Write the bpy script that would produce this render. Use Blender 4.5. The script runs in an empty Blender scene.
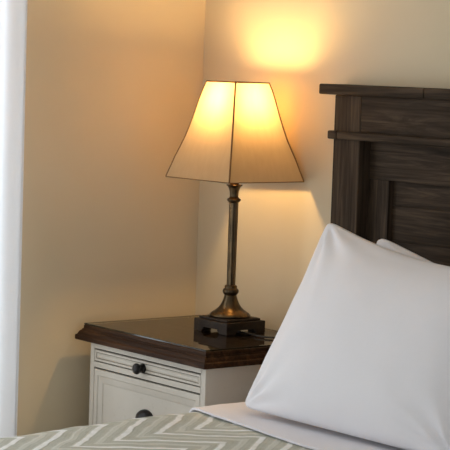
import bpy, bmesh, math, random
from mathutils import Vector, Matrix, noise
random.seed(7)
S = bpy.context.scene
COL = S.collection
PI = math.pi

# ------------------------------------------------------------------ helpers
def tag(o, label=None, cat=None, group=None, kind=None):
    if label: o['label'] = label
    if cat: o['category'] = cat
    if group: o['group'] = group
    if kind: o['kind'] = kind
    return o

def root_of(o):
    while o.parent: o = o.parent
    return o

def obj(name, bm, mat, parent=None, loc=None, smooth=None):
    """link bm (world coordinates) as one mesh object"""
    base = Vector(loc) if loc is not None else (root_of(parent).location.copy() if parent else Vector((0, 0, 0)))
    bmesh.ops.translate(bm, verts=bm.verts, vec=-base)
    bmesh.ops.recalc_face_normals(bm, faces=bm.faces)
    me = bpy.data.meshes.new(name)
    bm.to_mesh(me); bm.free()
    if smooth is not None:
        me.polygons.foreach_set('use_smooth', [smooth] * len(me.polygons))
    o = bpy.data.objects.new(name, me); COL.objects.link(o)
    if isinstance(mat, (list, tuple)):
        for m in mat: me.materials.append(m)
    else:
        me.materials.append(mat)
    if parent: o.parent = parent
    else: o.location = base
    return o

def thing(name, loc, label, cat, group=None):
    o = bpy.data.objects.new(name, None); COL.objects.link(o)
    o.location = loc; o.empty_display_size = .05
    return tag(o, label, cat, group)

def struct(name, bm, mat):
    return tag(obj(name, bm, mat), kind='structure')

def box(bm, x0, x1, y0, y1, z0, z1, bev=0.0, seg=2, rot=None, piv=None):
    t = bmesh.new()
    bmesh.ops.create_cube(t, size=1)
    for v in t.verts:
        v.co = Vector(((x0 + x1) / 2 + v.co.x * (x1 - x0), (y0 + y1) / 2 + v.co.y * (y1 - y0), (z0 + z1) / 2 + v.co.z * (z1 - z0)))
    if bev:
        bmesh.ops.bevel(t, geom=list(t.edges), offset=bev, segments=seg, profile=.5, affect='EDGES')
    if rot:
        bmesh.ops.rotate(t, verts=t.verts, cent=piv, matrix=Matrix.Rotation(rot, 3, 'Z'))
    merge(bm, t); return bm

def merge(bm, t):
    me = bpy.data.meshes.new('tmp'); t.to_mesh(me); t.free()
    bm.from_mesh(me); bpy.data.meshes.remove(me)

def lathe(bm, prof, c, n=40, axis='Z', cap=True):
    """prof: list of (radius, height along axis)"""
    t = bmesh.new(); rings = []
    for r, h in prof:
        ring = []
        for k in range(n):
            a = 2 * PI * k / n
            p = (r * math.cos(a), r * math.sin(a), h)
            if axis == 'Y': p = (p[0], -p[2], p[1])
            ring.append(t.verts.new((c[0] + p[0], c[1] + p[1], c[2] + p[2])))
        rings.append(ring)
    for a, b in zip(rings, rings[1:]):
        for k in range(n):
            f = t.faces.new((a[k], a[(k + 1) % n], b[(k + 1) % n], b[k])); f.smooth = True
    if cap:
        t.faces.new(rings[0][::-1]); t.faces.new(rings[-1])
    merge(bm, t); return bm

def tube(bm, pts, r, n=8):
    pts = [Vector(p) for p in pts]; t = bmesh.new(); rings = []
    up = Vector((0, 0, 1))
    for i, p in enumerate(pts):
        d = (pts[min(i + 1, len(pts) - 1)] - pts[max(i - 1, 0)]).normalized()
        u = up if abs(d.z) < .9 else Vector((1, 0, 0))
        a = d.cross(u).normalized(); b = d.cross(a)
        rings.append([t.verts.new(p + r * (math.cos(2 * PI * k / n) * a + math.sin(2 * PI * k / n) * b)) for k in range(n)])
    for a, b in zip(rings, rings[1:]):
        for k in range(n):
            f = t.faces.new((a[k], a[(k + 1) % n], b[(k + 1) % n], b[k])); f.smooth = True
    t.faces.new(rings[0][::-1]); t.faces.new(rings[-1])
    merge(bm, t); return bm

def smoothcurve(pts, n=6):
    """Catmull-Rom through pts"""
    P = [Vector(p) for p in pts]; P = [P[0]] + P + [P[-1]]; out = []
    for i in range(1, len(P) - 2):
        for k in range(n):
            t = k / n; a, b, c, d = P[i - 1:i + 3]
            out.append(.5 * ((2 * b) + (-a + c) * t + (2 * a - 5 * b + 4 * c - d) * t * t + (-a + 3 * b - 3 * c + d) * t ** 3))
    out.append(P[-2]); return out

def rectloft(bm, x0, x1, y0, y1, prof, back=False):
    """prof: (inset, z) rings of a rectangle; the back edge (y1) is inset only when back"""
    t = bmesh.new(); rings = []
    for o, z in prof:
        yb = y1 - (o if back else 0)
        rings.append([t.verts.new(p) for p in ((x0 + o, y0 + o, z), (x1 - o, y0 + o, z), (x1 - o, yb, z), (x0 + o, yb, z))])
    for a, b in zip(rings, rings[1:]):
        for k in range(4): t.faces.new((a[k], a[(k + 1) % 4], b[(k + 1) % 4], b[k]))
    t.faces.new(rings[0][::-1]); t.faces.new(rings[-1])
    merge(bm, t); return bm

def frontpanel(bm, x0, x1, z0, z1, yback, prof, glaze=()):
    """drawer front facing -y; prof: (inset, y) rings from the back edge to the centre panel"""
    t = bmesh.new(); rings = []
    for o, y in [(0, yback)] + prof:
        rings.append([t.verts.new(p) for p in ((x0 + o, y, z0 + o), (x1 - o, y, z0 + o), (x1 - o, y, z1 - o), (x0 + o, y, z1 - o))])
    for i, (a, b) in enumerate(zip(rings, rings[1:])):
        for k in range(4): t.faces.new((a[k], a[(k + 1) % 4], b[(k + 1) % 4], b[k])).material_index = 1 if i in glaze else 0
    t.faces.new(rings[0][::-1]); t.faces.new(rings[-1])
    merge(bm, t); return bm

# ------------------------------------------------------------------ materials
def srgb(r, g, b):
    f = lambda c: (c / 255 / 12.92) if c / 255 <= .04045 else ((c / 255 + .055) / 1.055) ** 2.4
    return (f(r), f(g), f(b), 1)

class N:
    def __init__(s, name):
        s.m = bpy.data.materials.new(name); s.m.use_nodes = True
        s.t = s.m.node_tree; s.n = s.t.nodes; s.l = s.t.links
        s.b = s.n['Principled BSDF']; s.out = s.n['Material Output']
        s.tc = s.n.new('ShaderNodeTexCoord')
    def node(s, typ, **k):
        x = s.n.new(typ)
        for a, v in k.items(): setattr(x, a, v)
        return x
    def link(s, a, b): s.l.new(a, b)
    def mapping(s, scale=(1, 1, 1), loc=(0, 0, 0), rot=(0, 0, 0)):
        x = s.node('ShaderNodeMapping'); x.inputs['Scale'].default_value = scale
        x.inputs['Location'].default_value = loc; x.inputs['Rotation'].default_value = rot
        s.link(s.tc.outputs['Object'], x.inputs[0]); return x.outputs[0]
    def noise(s, vec, scale, detail=4, rough=.5, dist=0):
        x = s.node('ShaderNodeTexNoise'); x.inputs['Scale'].default_value = scale
        x.inputs['Detail'].default_value = detail; x.inputs['Roughness'].default_value = rough
        x.inputs['Distortion'].default_value = dist; s.link(vec, x.inputs['Vector']); return x.outputs['Fac']
    def ramp(s, fac, stops, interp='LINEAR'):
        x = s.node('ShaderNodeValToRGB'); e = x.color_ramp.elements; x.color_ramp.interpolation = interp
        while len(e) < len(stops): e.new(.5)
        for q, (p, c) in zip(e, stops): q.position = p; q.color = c
        s.link(fac, x.inputs[0]); return x.outputs[0]
    def math(s, op, a, b=None, c=None):
        x = s.node('ShaderNodeMath', operation=op)
        for i, v in enumerate((a, b, c)):
            if v is None: continue
            if isinstance(v, (int, float)): x.inputs[i].default_value = v
            else: s.link(v, x.inputs[i])
        return x.outputs[0]
    def mix(s, fac, a, b, blend='MIX'):
        x = s.node('ShaderNodeMix', data_type='RGBA', blend_type=blend)
        for i, v in ((0, fac), (6, a), (7, b)):
            if isinstance(v, (int, float, tuple)): x.inputs[i].default_value = v
            else: s.link(v, x.inputs[i])
        return x.outputs[2]
    def bump(s, h, strength=.2, dist=.002):
        x = s.node('ShaderNodeBump'); x.inputs['Strength'].default_value = strength
        x.inputs['Distance'].default_value = dist; s.link(h, x.inputs['Height'])
        s.link(x.outputs[0], s.b.inputs['Normal'])
    def set(s, color=None, rough=.5, metal=0, spec=.5, **k):
        if color is not None:
            if isinstance(color, tuple): s.b.inputs['Base Color'].default_value = color
            else: s.link(color, s.b.inputs['Base Color'])
        if isinstance(rough, (int, float)): s.b.inputs['Roughness'].default_value = rough
        else: s.link(rough, s.b.inputs['Roughness'])
        s.b.inputs['Metallic'].default_value = metal
        s.b.inputs['Specular IOR Level'].default_value = spec
        for a, v in k.items(): s.b.inputs[a].default_value = v
        return s

def plaster(name, c1, c2):
    s = N(name); v = s.mapping()
    f = s.noise(v, 2.2, 3)
    s.set(s.mix(s.ramp(f, [(.35, (0, 0, 0, 1)), (.65, (1, 1, 1, 1))]), c1, c2), .85, spec=.2)
    s.bump(s.noise(v, 260, 3), .12, .001); return s.m

def wood(name, dark, mid, light, axis, rough=.45, spec=.4, scale=1.0):
    """grain runs along axis 0/1/2"""
    s = N(name)
    sc = [26 * scale] * 3; sc[axis] = 1.6 * scale
    v = s.mapping(tuple(sc))
    g = s.noise(v, 1.6, 8, .62, 1.2)
    sc2 = [150 * scale] * 3; sc2[axis] = 3 * scale
    g2 = s.noise(s.mapping(tuple(sc2)), 1.0, 3, .6)
    c = s.ramp(g, [(.28, dark), (.5, mid), (.74, light)])
    c = s.mix(s.math('MULTIPLY', s.ramp(g2, [(.35, (1, 1, 1, 1)), (.55, (0, 0, 0, 1))]), .45), c, dark)
    s.set(c, s.ramp(g, [(.2, (rough + .12,) * 3 + (1,)), (.8, (rough - .05,) * 3 + (1,))]), spec=spec)
    s.bump(s.math('ADD', g, s.math('MULTIPLY', g2, .6)), .35, .002)
    return s.m

M = {}
M['wall'] = plaster('cream_wall_paint', srgb(218, 203, 174), srgb(214, 199, 169))
M['ceiling'] = plaster('ceiling_paint', srgb(242, 238, 230), srgb(238, 234, 226))
M['trim'] = N('trim_paint').set(srgb(225, 220, 208), .45).m
s = N('beige_carpet'); v = s.mapping(); s.set(s.mix(s.noise(v, 400, 2), srgb(140, 125, 105), srgb(165, 150, 130)), .95, spec=.1); s.bump(s.noise(v, 500, 2), .5, .004); M['carpet'] = s.m

hd, hm, hl = srgb(34, 27, 20), srgb(63, 51, 39), srgb(92, 75, 58)
M['head_x'] = wood('dark_oak_horizontal', hd, hm, hl, 0, .6, .1)
M['head_z'] = wood('dark_oak_vertical', hd, hm, hl, 2, .6, .1)
td, tm, tl = srgb(33, 20, 12), srgb(58, 37, 22), srgb(88, 59, 37)
M['top_x'] = wood('walnut_stained_top', td, tm, tl, 0, .5, .1)

def painted(name):
    s = N(name); v = s.mapping()
    geo = s.node('ShaderNodeAmbientOcclusion'); geo.samples = 4; geo.inputs['Distance'].default_value = .006
    n1 = s.noise(v, 6, 4); n2 = s.noise(v, 60, 3)
    c = s.mix(s.ramp(n1, [(.3, (0, 0, 0, 1)), (.7, (1, 1, 1, 1))]), srgb(206, 199, 186), srgb(198, 190, 176))
    c = s.mix(s.math('MULTIPLY', s.ramp(n2, [(.62, (0, 0, 0, 1)), (.75, (1, 1, 1, 1))]), .25), c, srgb(170, 160, 138))
    s.n.remove(geo)
    s.set(c, .5, spec=.35); return s.m
M['paint'] = painted('antique_white_paint')
M['glaze'] = N('dark_glaze_in_groove').set(srgb(92, 82, 66), .7, spec=.2).m
s = N('black_iron'); s.set(srgb(34, 31, 30), .38, .6, .5); s.bump(s.noise(s.mapping(), 150, 3), .15, .001); M['iron'] = s.m

s = N('aged_bronze'); v = s.mapping((1, 1, .35))
f = s.noise(v, 38, 5, .6)
c = s.ramp(f, [(.3, srgb(56, 47, 36)), (.55, srgb(96, 79, 56)), (.8, srgb(150, 114, 72))])
s.set(c, s.ramp(f, [(.3, (.38,) * 3 + (1,)), (.8, (.22,) * 3 + (1,))]), .9); s.bump(f, .12, .001); M['bronze'] = s.m
s = N('dark_bronze_block'); v = s.mapping((1, 1, 1.6))
f = s.noise(v, 40, 5, .6)
s.set(s.ramp(f, [(.35, srgb(38, 30, 24)), (.6, srgb(58, 46, 36)), (.8, srgb(84, 64, 46))]), .42, .45, .4); s.bump(f, .15, .001); M['block'] = s.m
M['cord'] = N('black_rubber_cord').set(srgb(22, 20, 19), .5).m

# translucent taupe silk shade
s = N('taupe_silk_shade'); v = s.mapping((1, 1, 1))
f = s.noise(s.mapping((60, 60, 4)), 1, 4, .6); f2 = s.noise(v, 7, 3)
c = s.mix(f, srgb(150, 132, 106), srgb(174, 155, 127)); c = s.mix(s.math('MULTIPLY', f2, .5), c, srgb(144, 124, 96))
dif = s.node('ShaderNodeBsdfDiffuse'); trl = s.node('ShaderNodeBsdfTranslucent'); mx = s.node('ShaderNodeMixShader')
geo = s.node('ShaderNodeNewGeometry'); c = s.mix(geo.outputs['Backfacing'], c, srgb(84, 70, 54))   # made-up dark inner side, added to cut light bouncing within the shade
s.link(c, dif.inputs[0]); trl.inputs[0].default_value = (.92, .65, .36, 1); mx.inputs[0].default_value = .165
s.link(dif.outputs[0], mx.inputs[1]); s.link(trl.outputs[0], mx.inputs[2]); s.link(mx.outputs[0], s.out.inputs[0]); M['shade'] = s.m
M['piping'] = N('brown_braid_trim').set(srgb(124, 95, 63), .85, spec=.1).m
s = N('lit_bulb'); s.n.remove(s.b); e = s.node('ShaderNodeEmission'); e.inputs[0].default_value = (1, .62, .23, 1); e.inputs[1].default_value = 330
s.link(e.outputs[0], s.out.inputs[0]); M['bulb'] = s.m
M['brass'] = N('socket_brass').set(srgb(160, 124, 70), .35, .9).m

# thin clear glass sheet
s = N('clear_glass_sheet'); s.n.remove(s.b)
fr = s.node('ShaderNodeFresnel'); fr.inputs[0].default_value = 1.8
tr = s.node('ShaderNodeBsdfTransparent'); tr.inputs[0].default_value = (.86, .88, .86, 1)
gl = s.node('ShaderNodeBsdfGlossy'); gl.inputs['Roughness'].default_value = .015
mx = s.node('ShaderNodeMixShader'); geo = s.node('ShaderNodeNewGeometry'); s.link(s.math('MULTIPLY', fr.outputs[0], s.math('SUBTRACT', 1.0, geo.outputs['Backfacing'])), mx.inputs[0]); s.link(tr.outputs[0], mx.inputs[1]); s.link(gl.outputs[0], mx.inputs[2]); s.link(mx.outputs[0], s.out.inputs[0])
M['glass'] = s.m
M['glass_edge'] = N('dark_green_glass_edge').set(srgb(28, 30, 26), .12, spec=.6).m
s = N('window_glass'); s.n.remove(s.b); tr = s.node('ShaderNodeBsdfTransparent'); s.link(tr.outputs[0], s.out.inputs[0]); M['pane'] = s.m

def linen(name, c1, c2, wscale, bump, rough=.9, sheen=.2):
    s = N(name); v = s.mapping()
    n = s.noise(v, 9, 3)
    a = s.noise(s.mapping((wscale, wscale * .1, wscale * .1)), 1, 2); b = s.noise(s.mapping((wscale * .1, wscale * .1, wscale)), 1, 2)
    w = s.math('MULTIPLY', s.math('ADD', a, b), .5)
    s.set(s.mix(s.math('ADD', s.math('MULTIPLY', w, .7), s.math('MULTIPLY', n, .3)), c1, c2), rough, spec=.15)
    s.b.inputs['Sheen Weight'].default_value = sheen
    s.bump(w, bump, .002); return s
M['cotton'] = linen('white_cotton_pillowcase', srgb(232, 230, 231), srgb(240, 238, 240), 500, .05).m
M['sheet'] = linen('white_cotton_sheet', srgb(226, 223, 226), srgb(235, 232, 236), 500, .05).m
M['mattress'] = linen('mattress_ticking', srgb(215, 213, 208), srgb(225, 223, 218), 200, .1).m
s = linen('white_linen_curtain', srgb(232, 232, 231), srgb(248, 248, 248), 420, .6)
trl = s.node('ShaderNodeBsdfTranslucent'); trl.inputs[0].default_value = srgb(251, 251, 252); mx = s.node('ShaderNodeMixShader'); mx.inputs[0].default_value = .6
s.link(s.b.outputs[0], mx.inputs[1]); s.link(trl.outputs[0], mx.inputs[2]); s.link(mx.outputs[0], s.out.inputs[0])
M['curtain'] = s.m

# quilt: woven chevrons, bold white lines with quieter ones between
s = N('chevron_quilt'); v = s.mapping()
wob = s.noise(v, 14, 2)
sep = s.node('ShaderNodeSeparateXYZ'); s.link(v, sep.inputs[0])
QX, QY, PER, HALF, AMP = 1.016, -.764, .13, .175, .212
tri = s.math('MULTIPLY', s.math('PINGPONG', s.math('ADD', sep.outputs[0], -QX + HALF * 40), HALF), AMP / HALF)
ph = s.math('DIVIDE', s.math('SUBTRACT', s.math('ADD', sep.outputs[1], -QY + PER * 40), tri), PER)
ph = s.math('ADD', ph, s.math('MULTIPLY', s.math('SUBTRACT', wob, .5), .22))
fr_ = s.math('FRACT', ph)
oli, oli2, bei, whi = srgb(160, 160, 140), srgb(178, 177, 159), srgb(206, 205, 191), srgb(250, 250, 247)
k = lambda p, c: (p, c)
col = s.ramp(fr_, [k(0, whi), k(.07, whi), k(.12, oli2), k(.27, oli), k(.31, srgb(172, 170, 150)), k(.40, srgb(174, 172, 154)), k(.46, bei), k(.60, bei), k(.66, oli), k(.70, oli2), k(.80, srgb(166, 163, 143)), k(.88, oli2), k(.93, whi), k(1, whi)])
weave = s.noise(s.mapping((240, 240, 60)), 1, 3); big = s.noise(v, 30, 4)
col = s.mix(s.math('MULTIPLY', s.ramp(big, [(.4, (0, 0, 0, 1)), (.75, (1, 1, 1, 1))]), .45), col, srgb(198, 198, 183))
col = s.mix(s.math('MULTIPLY', weave, .4), col, srgb(214, 214, 203))
s.set(col, .95, spec=.1); s.b.inputs['Sheen Weight'].default_value = .2
hgt = s.ramp(fr_, [(0, (1,) * 4), (.08, (1,) * 4), (.16, (.2, .2, .2, 1)), (.40, (.2, .2, .2, 1)), (.5, (.7, .7, .7, 1)), (.6, (.2, .2, .2, 1)), (.85, (.2, .2, .2, 1)), (.92, (1,) * 4)])
s.bump(s.math('ADD', hgt, s.math('MULTIPLY', weave, .7)), .6, .004)
M['quilt'] = s.m

# ------------------------------------------------------------------ room
RX, RY, RZ = 5.7, -4.7, 2.4
bm = bmesh.new(); box(bm, -.12, RX, 0, .12, -.02, RZ); struct('wall_back', bm, M['wall'])
bm = bmesh.new()
WY0, WY1, WZ0, WZ1 = -2.75, -.70, .25, 2.15
box(bm, -.12, 0, WY1, 0, -.02, RZ); box(bm, -.12, 0, RY, WY0, -.02, RZ)
box(bm, -.12, 0, WY0, WY1, -.02, WZ0); box(bm, -.12, 0, WY0, WY1, WZ1, RZ)
struct('wall_left', bm, M['wall'])
bm = bmesh.new(); box(bm, -.12, RX, RY, .12, -.1, 0); struct('floor', bm, M['carpet'])
bm = bmesh.new(); box(bm, -.12, RX, RY, .12, RZ, RZ + .1); struct('ceiling', bm, M['ceiling'])
bm = bmesh.new(); box(bm, .016, RX, -.016, 0, 0, .1, .003); struct('baseboard_back', bm, M['trim'])
bm = bmesh.new(); box(bm, 0, .016, RY, 0, 0, .1, .003); struct('baseboard_left', bm, M['trim'])
bm = bmesh.new()
for y0, y1, z0, z1 in ((WY0, WY0 + .05, WZ0, WZ1), (WY1 - .05, WY1, WZ0, WZ1), (WY0, WY1, WZ0, WZ0 + .05), (WY0, WY1, WZ1 - .05, WZ1), ((WY0 + WY1) / 2 - .025, (WY0 + WY1) / 2 + .025, WZ0, WZ1)):
    box(bm, -.09, -.04, y0, y1, z0, z1, .004)
w = struct('window_1', bm, M['trim'])
bm = bmesh.new(); box(bm, -.068, -.062, WY0 + .04, WY1 - .04, WZ0 + .04, WZ1 - .04); obj('pane', bm, M['pane'], w)

# curtain gathered beside the window
bm = bmesh.new(); ny, nz = 160, 40; g = []
for i in range(ny + 1):
    t = i / ny; y = -.762 - .30 * t; row = []
    for j in range(nz + 1):
        q = j / nz; z = .03 + (RZ - .04) * q
        x = .113 - .014 * (1 - math.cos(2 * PI * t * 3.1)) * (.8 + .2 * q) - .005 * (1 - math.cos(9 * t)) + .003 * math.sin(17 * t + 3 * q) * min(1, t * 6) + .004 * noise.noise((t * 9, q * 3, 1))
        yy = y + .006 * math.sin(2.2 * q + 1) * (1 - t)
        row.append(bm.verts.new((x, yy, z)))
    g.append(row)
for i in range(ny):
    for j in range(nz): bm.faces.new((g[i][j], g[i + 1][j], g[i + 1][j + 1], g[i][j + 1])).smooth = True
cu = obj('curtain', bm, M['curtain'], loc=(.12, -1.07, .03))
tag(cu, 'white linen curtain hanging at the left edge of the picture against the tan wall', 'curtain')
md = cu.modifiers.new('thick', 'SOLIDIFY'); md.thickness = .004
bm = bmesh.new(); tube(bm, [(.1135, -.7620, .04), (.1135, -.7620, 1.2), (.1135, -.7620, 2.38)], .0028, 8)
obj('side_hem', bm, M['curtain'], cu)

# ------------------------------------------------------------------ nightstand
t = thing('nightstand', (.377, -.25, 0), 'antique white nightstand with dark stained wooden top standing between left wall and bed', 'nightstand')
bx0, bx1, byf, byb = .092, .678, -.478, -.03
bm = bmesh.new()
box(bm, bx0, bx0 + .02, byf, byb, .06, .667, .0015); box(bm, bx1 - .02, bx1, byf, byb, .06, .667, .0015)
box(bm, bx0 + .02, bx1 - .02, byb - .012, byb, .06, .667); box(bm, bx0 + .02, bx1 - .02, byf + .02, byb - .012, .06, .08)
# face frame
box(bm, bx0 + .0195, bx0 + .0215, byf, byf + .02, .06, .667); box(bm, bx1 - .0225, bx1 - .0195, byf, byf + .02, .06, .667)
for z0, z1 in ((.6485, .667), (.5895, .6065), (.315, .332), (.06, .085)):
    box(bm, bx0 + .02, bx1 - .02, byf, byf + .02, z0, z1, .0008)
obj('cabinet_body', bm, M['paint'], t)
bm = bmesh.new()
bm.free()
for x in (bx0 + .002, bx1 - .052):
    for y in (byf + .002, byb - .052):
        bm = bmesh.new(); rectloft(bm, x, x + .05, y, y + .05, [(.012, .0), (.008, .02), (0, .06)], True); obj('foot', bm, M['paint'], t)
# black sheet standing in for shadow in the gaps round the drawers
bm = bmesh.new(); box(bm, bx0 + .02, bx1 - .02, byf + .014, byf + .018, .08, .655); obj('gap_shadow_sheet', bm, M['iron'], t)
# wooden top with ogee edge
prof = [(.020, .6672), (.002, .6674), (.0, .6690), (.0, .6815), (.0015, .6835), (.0045, .6845), (.006, .6865), (.0075, .6905), (.0105, .6955), (.0145, .6985), (.0155, .6990), (.0155, .7015), (.0185, .7030), (.0195, .7050), (.0195, .7125), (.0215, .7145)]
bm = bmesh.new(); rectloft(bm, .036, .699, -.5005, -.022, prof); obj('wooden_top', bm, M['top_x'], t)
# pull-out tray and drawers
fx0, fx1 = bx0 + .0235, bx1 - .0245
def knob(parent, x, z, yf):
    bm = bmesh.new()
    lathe(bm, [(.004, -.002), (.0145, 0), (.0145, .005), (.0128, .007), (.0122, .013), (.0135, .0165), (.0160, .0205), (.0172, .025), (.0150, .0300), (.0085, .0335), (.001, .0345)], (x, yf, z), 24, 'Y')
    obj('knob', bm, M['iron'], parent)
bm = bmesh.new(); frontpanel(bm, fx0, fx1, .6100, .6436, byf + .012, [(.0, byf + .001), (.001, byf), (.0065, byf), (.0075, byf + .003), (.0088, byf + .003), (.0125, byf + .0002)], (4,))
pt = obj('pull_out_shelf', bm, [M['paint'], M['glaze']], t)
knob(pt, .372, .622, byf + .0002)
def drawer(z0, z1, cup):
    bm = bmesh.new(); frontpanel(bm, fx0, fx1, z0, z1, byf + .012, [(.0, byf + .001), (.001, byf), (.018, byf), (.0205, byf + .003), (.0225, byf + .003), (.040, byf + .0055), (.0412, byf + .0075), (.0424, byf + .0075)], (8,))
    d = obj('drawer', bm, [M['paint'], M['glaze']], t)
    bm = bmesh.new(); yb = byf + .0073
    # half-dome cup pull: quarter ellipsoid shell, open below
    n, m = 20, 8; rows = []
    for j in range(m + 1):
        b = (PI / 2) * j / m; row = []
        for i in range(n + 1):
            a = PI * i / n
            row.append(bm.verts.new((cup[0] + .040 * math.cos(a) * math.cos(b), yb - .026 * math.sin(b), cup[1] + .028 * math.sin(a) * math.cos(b))))
        rows.append(row)
    for j in range(m):
        for i in range(n):
            q = [rows[j][i], rows[j][i + 1], rows[j + 1][i + 1], rows[j + 1][i]]
            if j == m - 1: continue
            bm.faces.new(q).smooth = True
    bm.faces.new([rows[m - 1][i] for i in range(n + 1)])
    box(bm, cup[0] - .042, cup[0] + .042, yb - .002, yb, cup[1] - .004, cup[1] + .002, .0005)
    c = obj('cup_pull', bm, M['iron'], d)
    md = c.modifiers.new('thick', 'SOLIDIFY'); md.thickness = .002; md.offset = 0
drawer(.3350, .5842, (.385, .4695))
drawer(.0870, .3130, (.385, .2050))

# glass sheet on the top
bm = bmesh.new(); box(bm, .056, .6785, -.4805, -.024, .7150, .7200, .0006, 1)
for f in bm.faces:
    f.normal_update()
    if abs(f.normal.z) < .5: f.material_index = 1
gs = obj('glass_sheet', bm, [M['glass'], M['glass_edge']], loc=(.367, -.25, .715))
tag(gs, 'clear glass sheet with dark edge lying on the wooden nightstand top under the lamp', 'glass sheet')

# ------------------------------------------------------------------ lamp
LX, LY = .398, -.172; LR = math.radians(2.0); LP = (LX, LY, 0)
lamp = thing('table_lamp', (LX, LY, .7203), 'lit bronze table lamp with taupe square bell shade on the nightstand', 'lamp')
Z0 = .7204
# square block on four bracket feet, arched openings on every side
def sq_block(hs, z0, z1, fw, arch):
    bm = bmesh.new()
    box(bm, LX - hs, LX + hs, LY - hs, LY + hs, z0 + arch, z1, .0012, 2, LR, LP)
    for sx in (-1, 1):
        for sy in (-1, 1):
            xa, xb = sorted((LX + sx * hs, LX + sx * (hs - fw))); ya, yb = sorted((LY + sy * hs, LY + sy * (hs - fw)))
            box(bm, xa, xb, ya, yb, z0, z0 + arch + .001, .0008, 1, LR, LP)
            # little curved shoulders towards the opening
            for ax in (0, 1):
                if ax == 0:
                    xa2, xb2 = sorted((LX + sx * (hs - fw), LX + sx * (hs - fw - .007))); ya2, yb2 = sorted((LY + sy * hs, LY + sy * (hs - .012)))
                else:
                    xa2, xb2 = sorted((LX + sx * hs, LX + sx * (hs - .012))); ya2, yb2 = sorted((LY + sy * (hs - fw), LY + sy * (hs - fw - .007)))
                box(bm, xa2, xb2, ya2, yb2, z0 + arch * .55, z0 + arch + .001, .0005, 1, LR, LP)
    return bm
obj('base_block', sq_block(.0780, Z0, Z0 + .0372, .038, .0135), M['block'], lamp)
bm = bmesh.new(); box(bm, LX - .0675, LX + .0675, LY - .0675, LY + .0675, Z0 + .0374, Z0 + .0445, .0022, 2, LR, LP)
box(bm, LX - .061, LX + .061, LY - .061, LY + .061, Z0 + .0445, Z0 + .0460, .0006, 1, LR, LP)
obj('base_step', bm, M['block'], lamp)
bm = bmesh.new()
lathe(bm, [(.055, .7666), (.060, .7670), (.0635, .7685), (.0640, .7708), (.0625, .7735), (.0610, .7745), (.0600, .7765), (.0560, .7795), (.0500, .7830), (.0430, .7880), (.0365, .7940), (.0310, .8010), (.0265, .8090), (.0232, .8170), (.0208, .8250), (.0190, .8310),
           (.0186, .8325), (.0200, .8340), (.0226, .8365), (.0246, .8405), (.0253, .8445), (.0246, .8485), (.0222, .8520), (.0198, .8540), (.0190, .8555), (.0196, .8575), (.0196, .8595), (.0180, .8620), (.0160, .8635)], (LX, LY, 0), 48)
obj('foot', bm, M['bronze'], lamp)
# faceted pole
bm = bmesh.new(); tt = bmesh.new(); rings = []
for z, r in ((.863, .0128), (.90, .0130), (1.0, .0134), (1.10, .0138), (1.119, .0138)):
    rings.append([tt.verts.new((LX + r * (1 + .05 * math.cos(8 * a)) * math.cos(a), LY + r * (1 + .05 * math.cos(8 * a)) * math.sin(a), z)) for a in [2 * PI * k / 64 for k in range(64)]])
for a, b in zip(rings, rings[1:]):
    for k in range(64): tt.faces.new((a[k], a[(k + 1) % 64], b[(k + 1) % 64], b[k])).smooth = True
merge(bm, tt); obj('pole', bm, M['bronze'], lamp)
bm = bmesh.new()
lathe(bm, [(.0138, 1.117), (.0145, 1.1185), (.0170, 1.1205), (.0212, 1.1245), (.0218, 1.1275), (.0205, 1.1300), (.0165, 1.1325), (.0140, 1.1345), (.0132, 1.1380), (.0135, 1.1450), (.0148, 1.1540), (.0175, 1.1630), (.0212, 1.1690), (.0250, 1.1712), (.0255, 1.1728), (.0240, 1.1735), (.0215, 1.1725), (.0150, 1.1650), (.006, 1.1640)], (LX, LY, 0), 40)
obj('cup_collar', bm, M['bronze'], lamp)
bm = bmesh.new(); lathe(bm, [(.0135, 1.1645), (.0135, 1.205), (.0075, 1.208), (.0075, 1.318), (.017, 1.322), (.018, 1.372), (.0165, 1.376)], (LX, LY, 0), 24)
obj('socket', bm, M['brass'], lamp)
bm = bmesh.new(); lathe(bm, [(.012, 1.375), (.0135, 1.384), (.020, 1.412), (.0275, 1.426), (.030, 1.440), (.0275, 1.454), (.018, 1.465), (.004, 1.470)], (LX, LY, 0), 16)
obj('bulb', bm, M['bulb'], lamp)
# shade: four flared panels
SP = [(1.1905, .1506), (1.197, .1490), (1.225, .1405), (1.255, .1318), (1.285, .1215), (1.315, .1118), (1.345, .1035), (1.375, .0962), (1.405, .0895), (1.435, .0828), (1.465, .0752), (1.4875, .0680)]
cr = lambda a: (math.cos(a + LR), math.sin(a + LR))
corners = [(1, 1), (-1, 1), (-1, -1), (1, -1)]
def rotp(x, y): return (LX + x * math.cos(LR) - y * math.sin(LR), LY + x * math.sin(LR) + y * math.cos(LR))
bm = bmesh.new()
for k in range(4):
    a, b = corners[k], corners[(k + 1) % 4]; grid = []
    for z, h in SP:
        row = []
        for i in range(11):
            u = i / 10; x = a[0] + (b[0] - a[0]) * u; y = a[1] + (b[1] - a[1]) * u
            bow = 1 - .018 * math.sin(PI * u) * math.sin(PI * (z - 1.1905) / .297)
            if abs(a[0] - b[0]) < .1: x *= bow
            else: y *= bow
            row.append(bm.verts.new((*rotp(x * h, y * h), z)))
        grid.append(row)
    for r0, r1 in zip(grid, grid[1:]):
        for i in range(10): bm.faces.new((r0[i], r0[i + 1], r1[i + 1], r1[i])).smooth = True
bmesh.ops.remove_doubles(bm, verts=bm.verts, dist=1e-5)
for e in bm.edges:
    if len(e.link_faces) == 2:
        vx = [rv.co for rv in e.verts]
        d = Vector((vx[0].x - LX, vx[0].y - LY)).length
        hh = max(h for z, h in SP if abs(z - vx[0].z) < 1e-4)
        if abs(d - hh * 1.41421) < 1e-4 and abs(vx[0].z - vx[1].z) > 1e-3: e.smooth = False
sh = obj('lamp_shade', bm, M['shade'], lamp)
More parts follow.
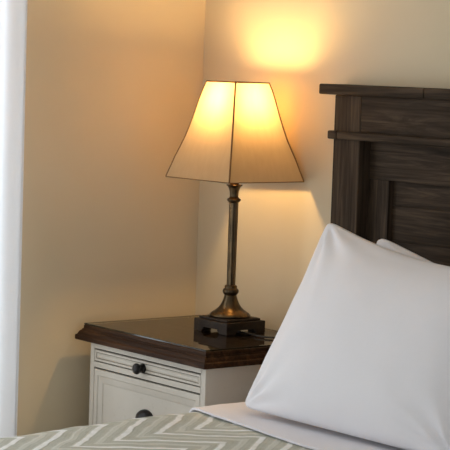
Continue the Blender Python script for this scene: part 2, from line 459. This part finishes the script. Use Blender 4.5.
def ring(z, h, r):
    t_ = bmesh.new()
    for k in range(4):
        a, b = corners[k], corners[(k + 1) % 4]
        tube(t_, [(*rotp(a[0] * h, a[1] * h), z), (*rotp(b[0] * h, b[1] * h), z)], r, 8)
    return t_
obj('top_trim', ring(1.4875, .0680, .0022), M['piping'], sh)
obj('bottom_trim', ring(1.1905, .1503, .0014), M['piping'], sh)
for k in range(4):
    bm = bmesh.new(); a = corners[k]
    tube(bm, [(*rotp(a[0] * (h - .0008), a[1] * (h - .0008)), z) for z, h in SP], .0026, 8)
    obj('corner_seam', bm, M['piping'], sh)
bm = bmesh.new()      # wire fitter holding the shade: harp loop and top cross
tube(bm, smoothcurve([(LX - .018, LY, 1.322), (LX - .042, LY, 1.36), (LX - .045, LY, 1.42), (LX - .028, LY, 1.468), (LX, LY, 1.482), (LX + .028, LY, 1.468), (LX + .045, LY, 1.42), (LX + .042, LY, 1.36), (LX + .018, LY, 1.322)], 5), .0014, 6)
for a in ((1, 0), (0, 1)):
    p, q = rotp(a[0] * .0665, a[1] * .0665), rotp(-a[0] * .0665, -a[1] * .0665)
    tube(bm, [(*p, 1.486), (*q, 1.486)], .0012, 6)
obj('shade_wire', bm, M['brass'], lamp)
bm = bmesh.new()
tube(bm, smoothcurve([(LX + .03, LY - .01, Z0 + .0044), (LX + .09, LY + .0, Z0 + .0042), (.56, -.175, Z0 + .0042), (.62, -.13, Z0 + .0042), (.66, -.08, Z0 + .0042), (.688, -.035, Z0 + .0038), (.706, -.024, .712), (.71, -.02, .66), (.711, -.02, .5), (.711, -.02, .34)], 6), .0032, 8)
obj('power_cord', bm, M['cord'], lamp)

# ------------------------------------------------------------------ bed
HX0, HX1 = .742, 2.458
bed = thing('bed', (1.6, -1.05, 0), 'dark wooden panelled bed with crown moulded headboard against the back wall', 'bed')
hb_bm = bmesh.new(); box(hb_bm, HX0 + .08, HX1 - .08, -.016, -.004, .25, 1.40)
PX0, PX1 = .857, HX1 - .112      # inside edges of the posts
pw0, pw1 = .941, HX1 - (.941 - HX0)
# horizontal boards of the sunk centre panel
zb = [.40, .515, .620, .725, .830, .935, 1.048, 1.150, 1.228]
hb_bm.free(); hb_bm = bmesh.new()
for z0, z1 in zip(zb, zb[1:]): box(hb_bm, pw0 - .012, pw1 + .012, -.018, -.004, z0 + .0002, z1 - .0002, .0016, 2)
hb = obj('headboard', hb_bm, M['head_x'], bed)
def hpart(name, mat, *boxes, bev=.003):
    b_ = bmesh.new()
    for q in boxes: box(b_, *q, bev, 2)
    return obj(name, b_, mat, hb)
for xa, xb in ((HX0, PX0), (PX1, HX1)):
    hpart('post', M['head_z'], (xa, xb, -.080, -.004, 0.0, 1.4625))
for xa, xb in ((PX0 - .002, pw0), (pw1, PX1 + .002)):
    hpart('stile', M['head_z'], (xa, xb, -.036, -.004, .34, 1.2215), bev=.0015)
hpart('panel_rail', M['head_x'], (PX0 - .002, PX1 + .002, -.0362, -.004, 1.222, 1.3330), bev=.0015)
hpart('panel_rail', M['head_x'], (pw0 + .0003, pw1 - .0003, -.036, -.004, .34, .42))
hpart('frieze_board', M['head_x'], (PX0 + .0003, PX1 - .0003, -.079, -.004, 1.356, 1.4625), bev=.0015)
hpart('moulding', M['head_x'], (.730, HX0 + .026, -.095, -.003, 1.3325, 1.3570), bev=.004)
hpart('moulding', M['head_x'], (HX0 + .0265, HX1 + .012, -.093, -.003, 1.3330, 1.3565), bev=.004)
hpart('crown_board', M['head_x'], (.692, 1.1340, -.102, -.003, 1.4628, 1.4935), bev=.0045)
hpart('crown_board', M['head_x'], (1.1352, HX1 + .050, -.102, -.003, 1.4626, 1.4932), bev=.0045)
for xa, xb in ((.80, .83), (2.37, 2.40)):
    bm = bmesh.new(); box(bm, xa, xb, -2.10, -.082, .16, .33, .004); obj('side_rail', bm, M['head_x'], bed)
bm = bmesh.new(); box(bm, .80, 2.40, -2.13, -2.102, .16, .36, .004); obj('foot_rail', bm, M['head_x'], bed)
bm = bmesh.new(); box(bm, .832, 2.368, -2.098, -.082, .28, .317); obj('slat_platform', bm, M['head_x'], bed)
for xa in (.805, 2.345):
    bm = bmesh.new(); box(bm, xa, xa + .05, -2.125, -2.075, 0, .16, .004); obj('leg', bm, M['head_z'], bed)

bm = bmesh.new(); box(bm, .812, 2.388, -2.085, -.09, .319, .555, .035, 4)
ms = obj('mattress', bm, M['mattress'], loc=(1.6, -1.09, .319), smooth=True)
tag(ms, 'thick mattress lying on the bed under the sheet and quilt', 'mattress')

def drape(x0, x1, ya, yb, ztop, zside, rad, nx, ny, fy=None, amp=.003, seed=0, drop=0):
    """cloth over the mattress: hangs on the left and right, from y=ya (foot side) to y=yb (head side)"""
    prof = []
    for i in range(9): prof.append((x0, zside + (ztop - rad - zside) * i / 9, -1))
    for i in range(9):
        a = PI * (1 - i / 16.0); prof.append((x0 + rad + rad * math.cos(a), ztop - rad + rad * math.sin(a), 0))
    for i in range(nx + 1): prof.append((x0 + rad + (x1 - x0 - 2 * rad) * i / nx, ztop, 1))
    for i in range(1, 9):
        a = PI / 2 * (1 - i / 8); prof.append((x1 - rad + rad * math.cos(a), ztop - rad + rad * math.sin(a), 0))
    for i in range(1, 10): prof.append((x1, ztop - rad + (zside - ztop + rad) * i / 9, -1))
    b_ = bmesh.new(); rows = []
    for j in range(ny + 1):
        t_ = j / ny; row = []
        for (x, z, s_) in prof:
            yy0 = ya + (fy(x) if fy else 0); y = yy0 + (yb - yy0) * t_
            nz_ = noise.noise((x * 5 + seed, y * 5, z * 3)) * amp + noise.noise((x * 16 + seed, y * 16, z * 8)) * amp * .5
            z2 = z + nz_; x2 = x
            if s_ < 0: x2 += nz_ * 1.5; z2 = z
            z2 += drop * max(0, -.85 - y)
            row.append(b_.verts.new((x2, y, z2)))
        rows.append(row)
    for r0, r1 in zip(rows, rows[1:]):
        for i in range(len(prof) - 1): b_.faces.new((r0[i], r0[i + 1], r1[i + 1], r1[i])).smooth = True
    return b_

bm = drape(.782, 2.418, -2.16, -.52, .5755, .22, .045, 120, 130, amp=.0055, seed=3, drop=-.03)
q = obj('quilt', bm, M['quilt'], loc=(0, 0, 0))
tag(q, 'olive grey and white chevron patterned quilt spread over the bed', 'quilt')
md = q.modifiers.new('thick', 'SOLIDIFY'); md.thickness = .010; md.offset = -1
bm = drape(.777, 2.423, -.628, -.095, .5862, .30, .036, 120, 50, fy=lambda x: -.115 * (min(x, 1.45) - .872) + .004 * math.sin(x * 9), amp=.0022, seed=9)
st = obj('sheet', bm, M['sheet'], loc=(1.6, -.4, .58))
tag(st, 'plain white sheet folded back over the quilt below the pillows', 'sheet')
md = st.modifiers.new('thick', 'SOLIDIFY'); md.thickness = .006; md.offset = -1
md = st.modifiers.new('soft', 'BEVEL'); md.width = .0025; md.segments = 2; md.limit_method = 'ANGLE'; md.angle_limit = 1.0

# ------------------------------------------------------------------ pillows
def pillow(name, LL, LR_, UL, URr, top_sag, thick_f, thick_b, seed, nu=110, nv=84, ear=.02, wr=.004):
    LL, LR_, UL, URr = map(Vector, (LL, LR_, UL, URr))
    nrm = ((LR_ - LL).cross(UL - LL)).normalized()      # faces the viewer (-y, up)
    b_ = bmesh.new(); sides = []
    for sgn, T in ((1, thick_f), (-1, thick_b)):
        g_ = []
        for i in range(nu + 1):
            u = i / nu; row = []
            for j in range(nv + 1):
                v_ = j / nv
                a, b = 2 * u - 1, 2 * v_ - 1
                # edges pulled in between the corners
                pu = u + (1 - b * b) * (.5 - u) * 2 * ear * .5
                pv = v_
                cc = (abs(a) * abs(b)) ** 20 * .016
                pu += cc * (-1 if a > 0 else 1); pv += cc * 1.2 * (-1 if b > 0 else 1)
                p = (LL * (1 - pu) + LR_ * pu) * (1 - pv) + (UL * (1 - pu) + URr * pu) * pv
                p = p + Vector((0, 0, -1)) * top_sag * (1 - a * a) * pv ** 2
                prof = max(0, (1 - abs(a) ** 2.6) * (1 - abs(b) ** 2.6))
                h = T * prof ** .68
                edge = min(1, prof * 3); eg = 1 - max(abs(a), abs(b)); 
                # gathers that run in from the corners and edges
                cd = math.hypot(1 - abs(a), (1 - abs(b)) * .75)
                ang = math.atan2((1 - abs(b)) * .75, 1 - abs(a) + 1e-6)
                w = wr * (math.exp(-cd * 3.0) * 1.2 + math.exp(-cd * 9) * 2.2) * math.sin(ang * 13 + seed + 2.5 * noise.noise((a * 2, b * 2, seed))) * min(1, prof * 8)
                w += .0025 * math.exp(-eg * 16) * noise.noise((u * 26 + seed, v_ * 22, 4.1)) * min(1, prof * 8)
                w += .008 * noise.noise((u * 2.2 + seed, v_ * 2.0, .3)) * edge + .0018 * noise.noise((u * 9 + seed, v_ * 7, 2.3)) * edge
                p = p + nrm * (sgn * h + w)
                row.append(b_.verts.new(p))
            g_.append(row)
        for i in range(nu):
            for j in range(nv):
                f = (g_[i][j], g_[i + 1][j], g_[i + 1][j + 1], g_[i][j + 1])
                b_.faces.new(f if sgn > 0 else f[::-1]).smooth = True
    bmesh.ops.remove_doubles(b_, verts=b_.verts, dist=1e-4)
    return b_
bm = pillow('pillow', (.938, -.555, .604), (1.76, -.545, .600), (.950, -.275, 1.116), (1.76, -.27, 1.052), .0466, .095, .075, 1.7, ear=.045, wr=.008)
p1 = obj('pillow', bm, M['cotton'], loc=(1.36, -.5, .6))
tag(p1, 'large plump white pillow in front, leaning back over the folded sheet', 'pillow')
bm = pillow('pillow', (1.02, -.30, .600), (1.80, -.30, .600), (1.030, -.155, 1.076), (1.80, -.155, .885), .000, .05, .05, 5.2, ear=.03)
p2 = obj('pillow', bm, M['cotton'], loc=(1.4, -.3, .6))
tag(p2, 'white pillow tucked behind the large one, only its corner peeking above against the headboard', 'pillow')

# ------------------------------------------------------------------ light and camera
W = bpy.data.worlds.new('daylight'); S.world = W; W.use_nodes = True
bg = W.node_tree.nodes['Background']; bg.inputs[0].default_value = (.86, .92, 1.0, 1); bg.inputs[1].default_value = .86
L = bpy.data.lights.new('window_daylight', 'AREA'); L.shape = 'RECTANGLE'; L.size = 1.8; L.size_y = 1.95; L.energy = 20; L.color = (.86, .93, 1.0)
lo = bpy.data.objects.new('window_daylight', L); COL.objects.link(lo); lo.location = (-.05, (WY0 + WY1) / 2, (WZ0 + WZ1) / 2)
lo.rotation_euler = (0, -PI / 2, 0)

cam = bpy.data.cameras.new('camera'); co = bpy.data.objects.new('camera', cam); COL.objects.link(co); S.camera = co
F, YAW, PITCH, ROLL = 1897.336, 0.89855, 0.08332, 0.03479
cam.sensor_width = 36; cam.sensor_fit = 'HORIZONTAL'; cam.lens = F / 450 * 36; cam.clip_start = .05
fw = Vector((-math.sin(YAW) * math.cos(PITCH), math.cos(YAW) * math.cos(PITCH), -math.sin(PITCH)))
r = fw.cross(Vector((0, 0, 1))).normalized(); u = r.cross(fw)
c_, s_ = math.cos(ROLL), math.sin(ROLL)
r2 = c_ * r + s_ * u; u2 = -s_ * r + c_ * u
mt = Matrix((r2, u2, -fw)).transposed().to_4x4(); mt.translation = Vector((4.933, -3.813, 1.534))
co.matrix_world = mt
S.view_settings.view_transform = 'Standard'; S.view_settings.look = 'None'
S.view_settings.exposure = 0; S.view_settings.gamma = 1; S.view_settings.use_curve_mapping = False
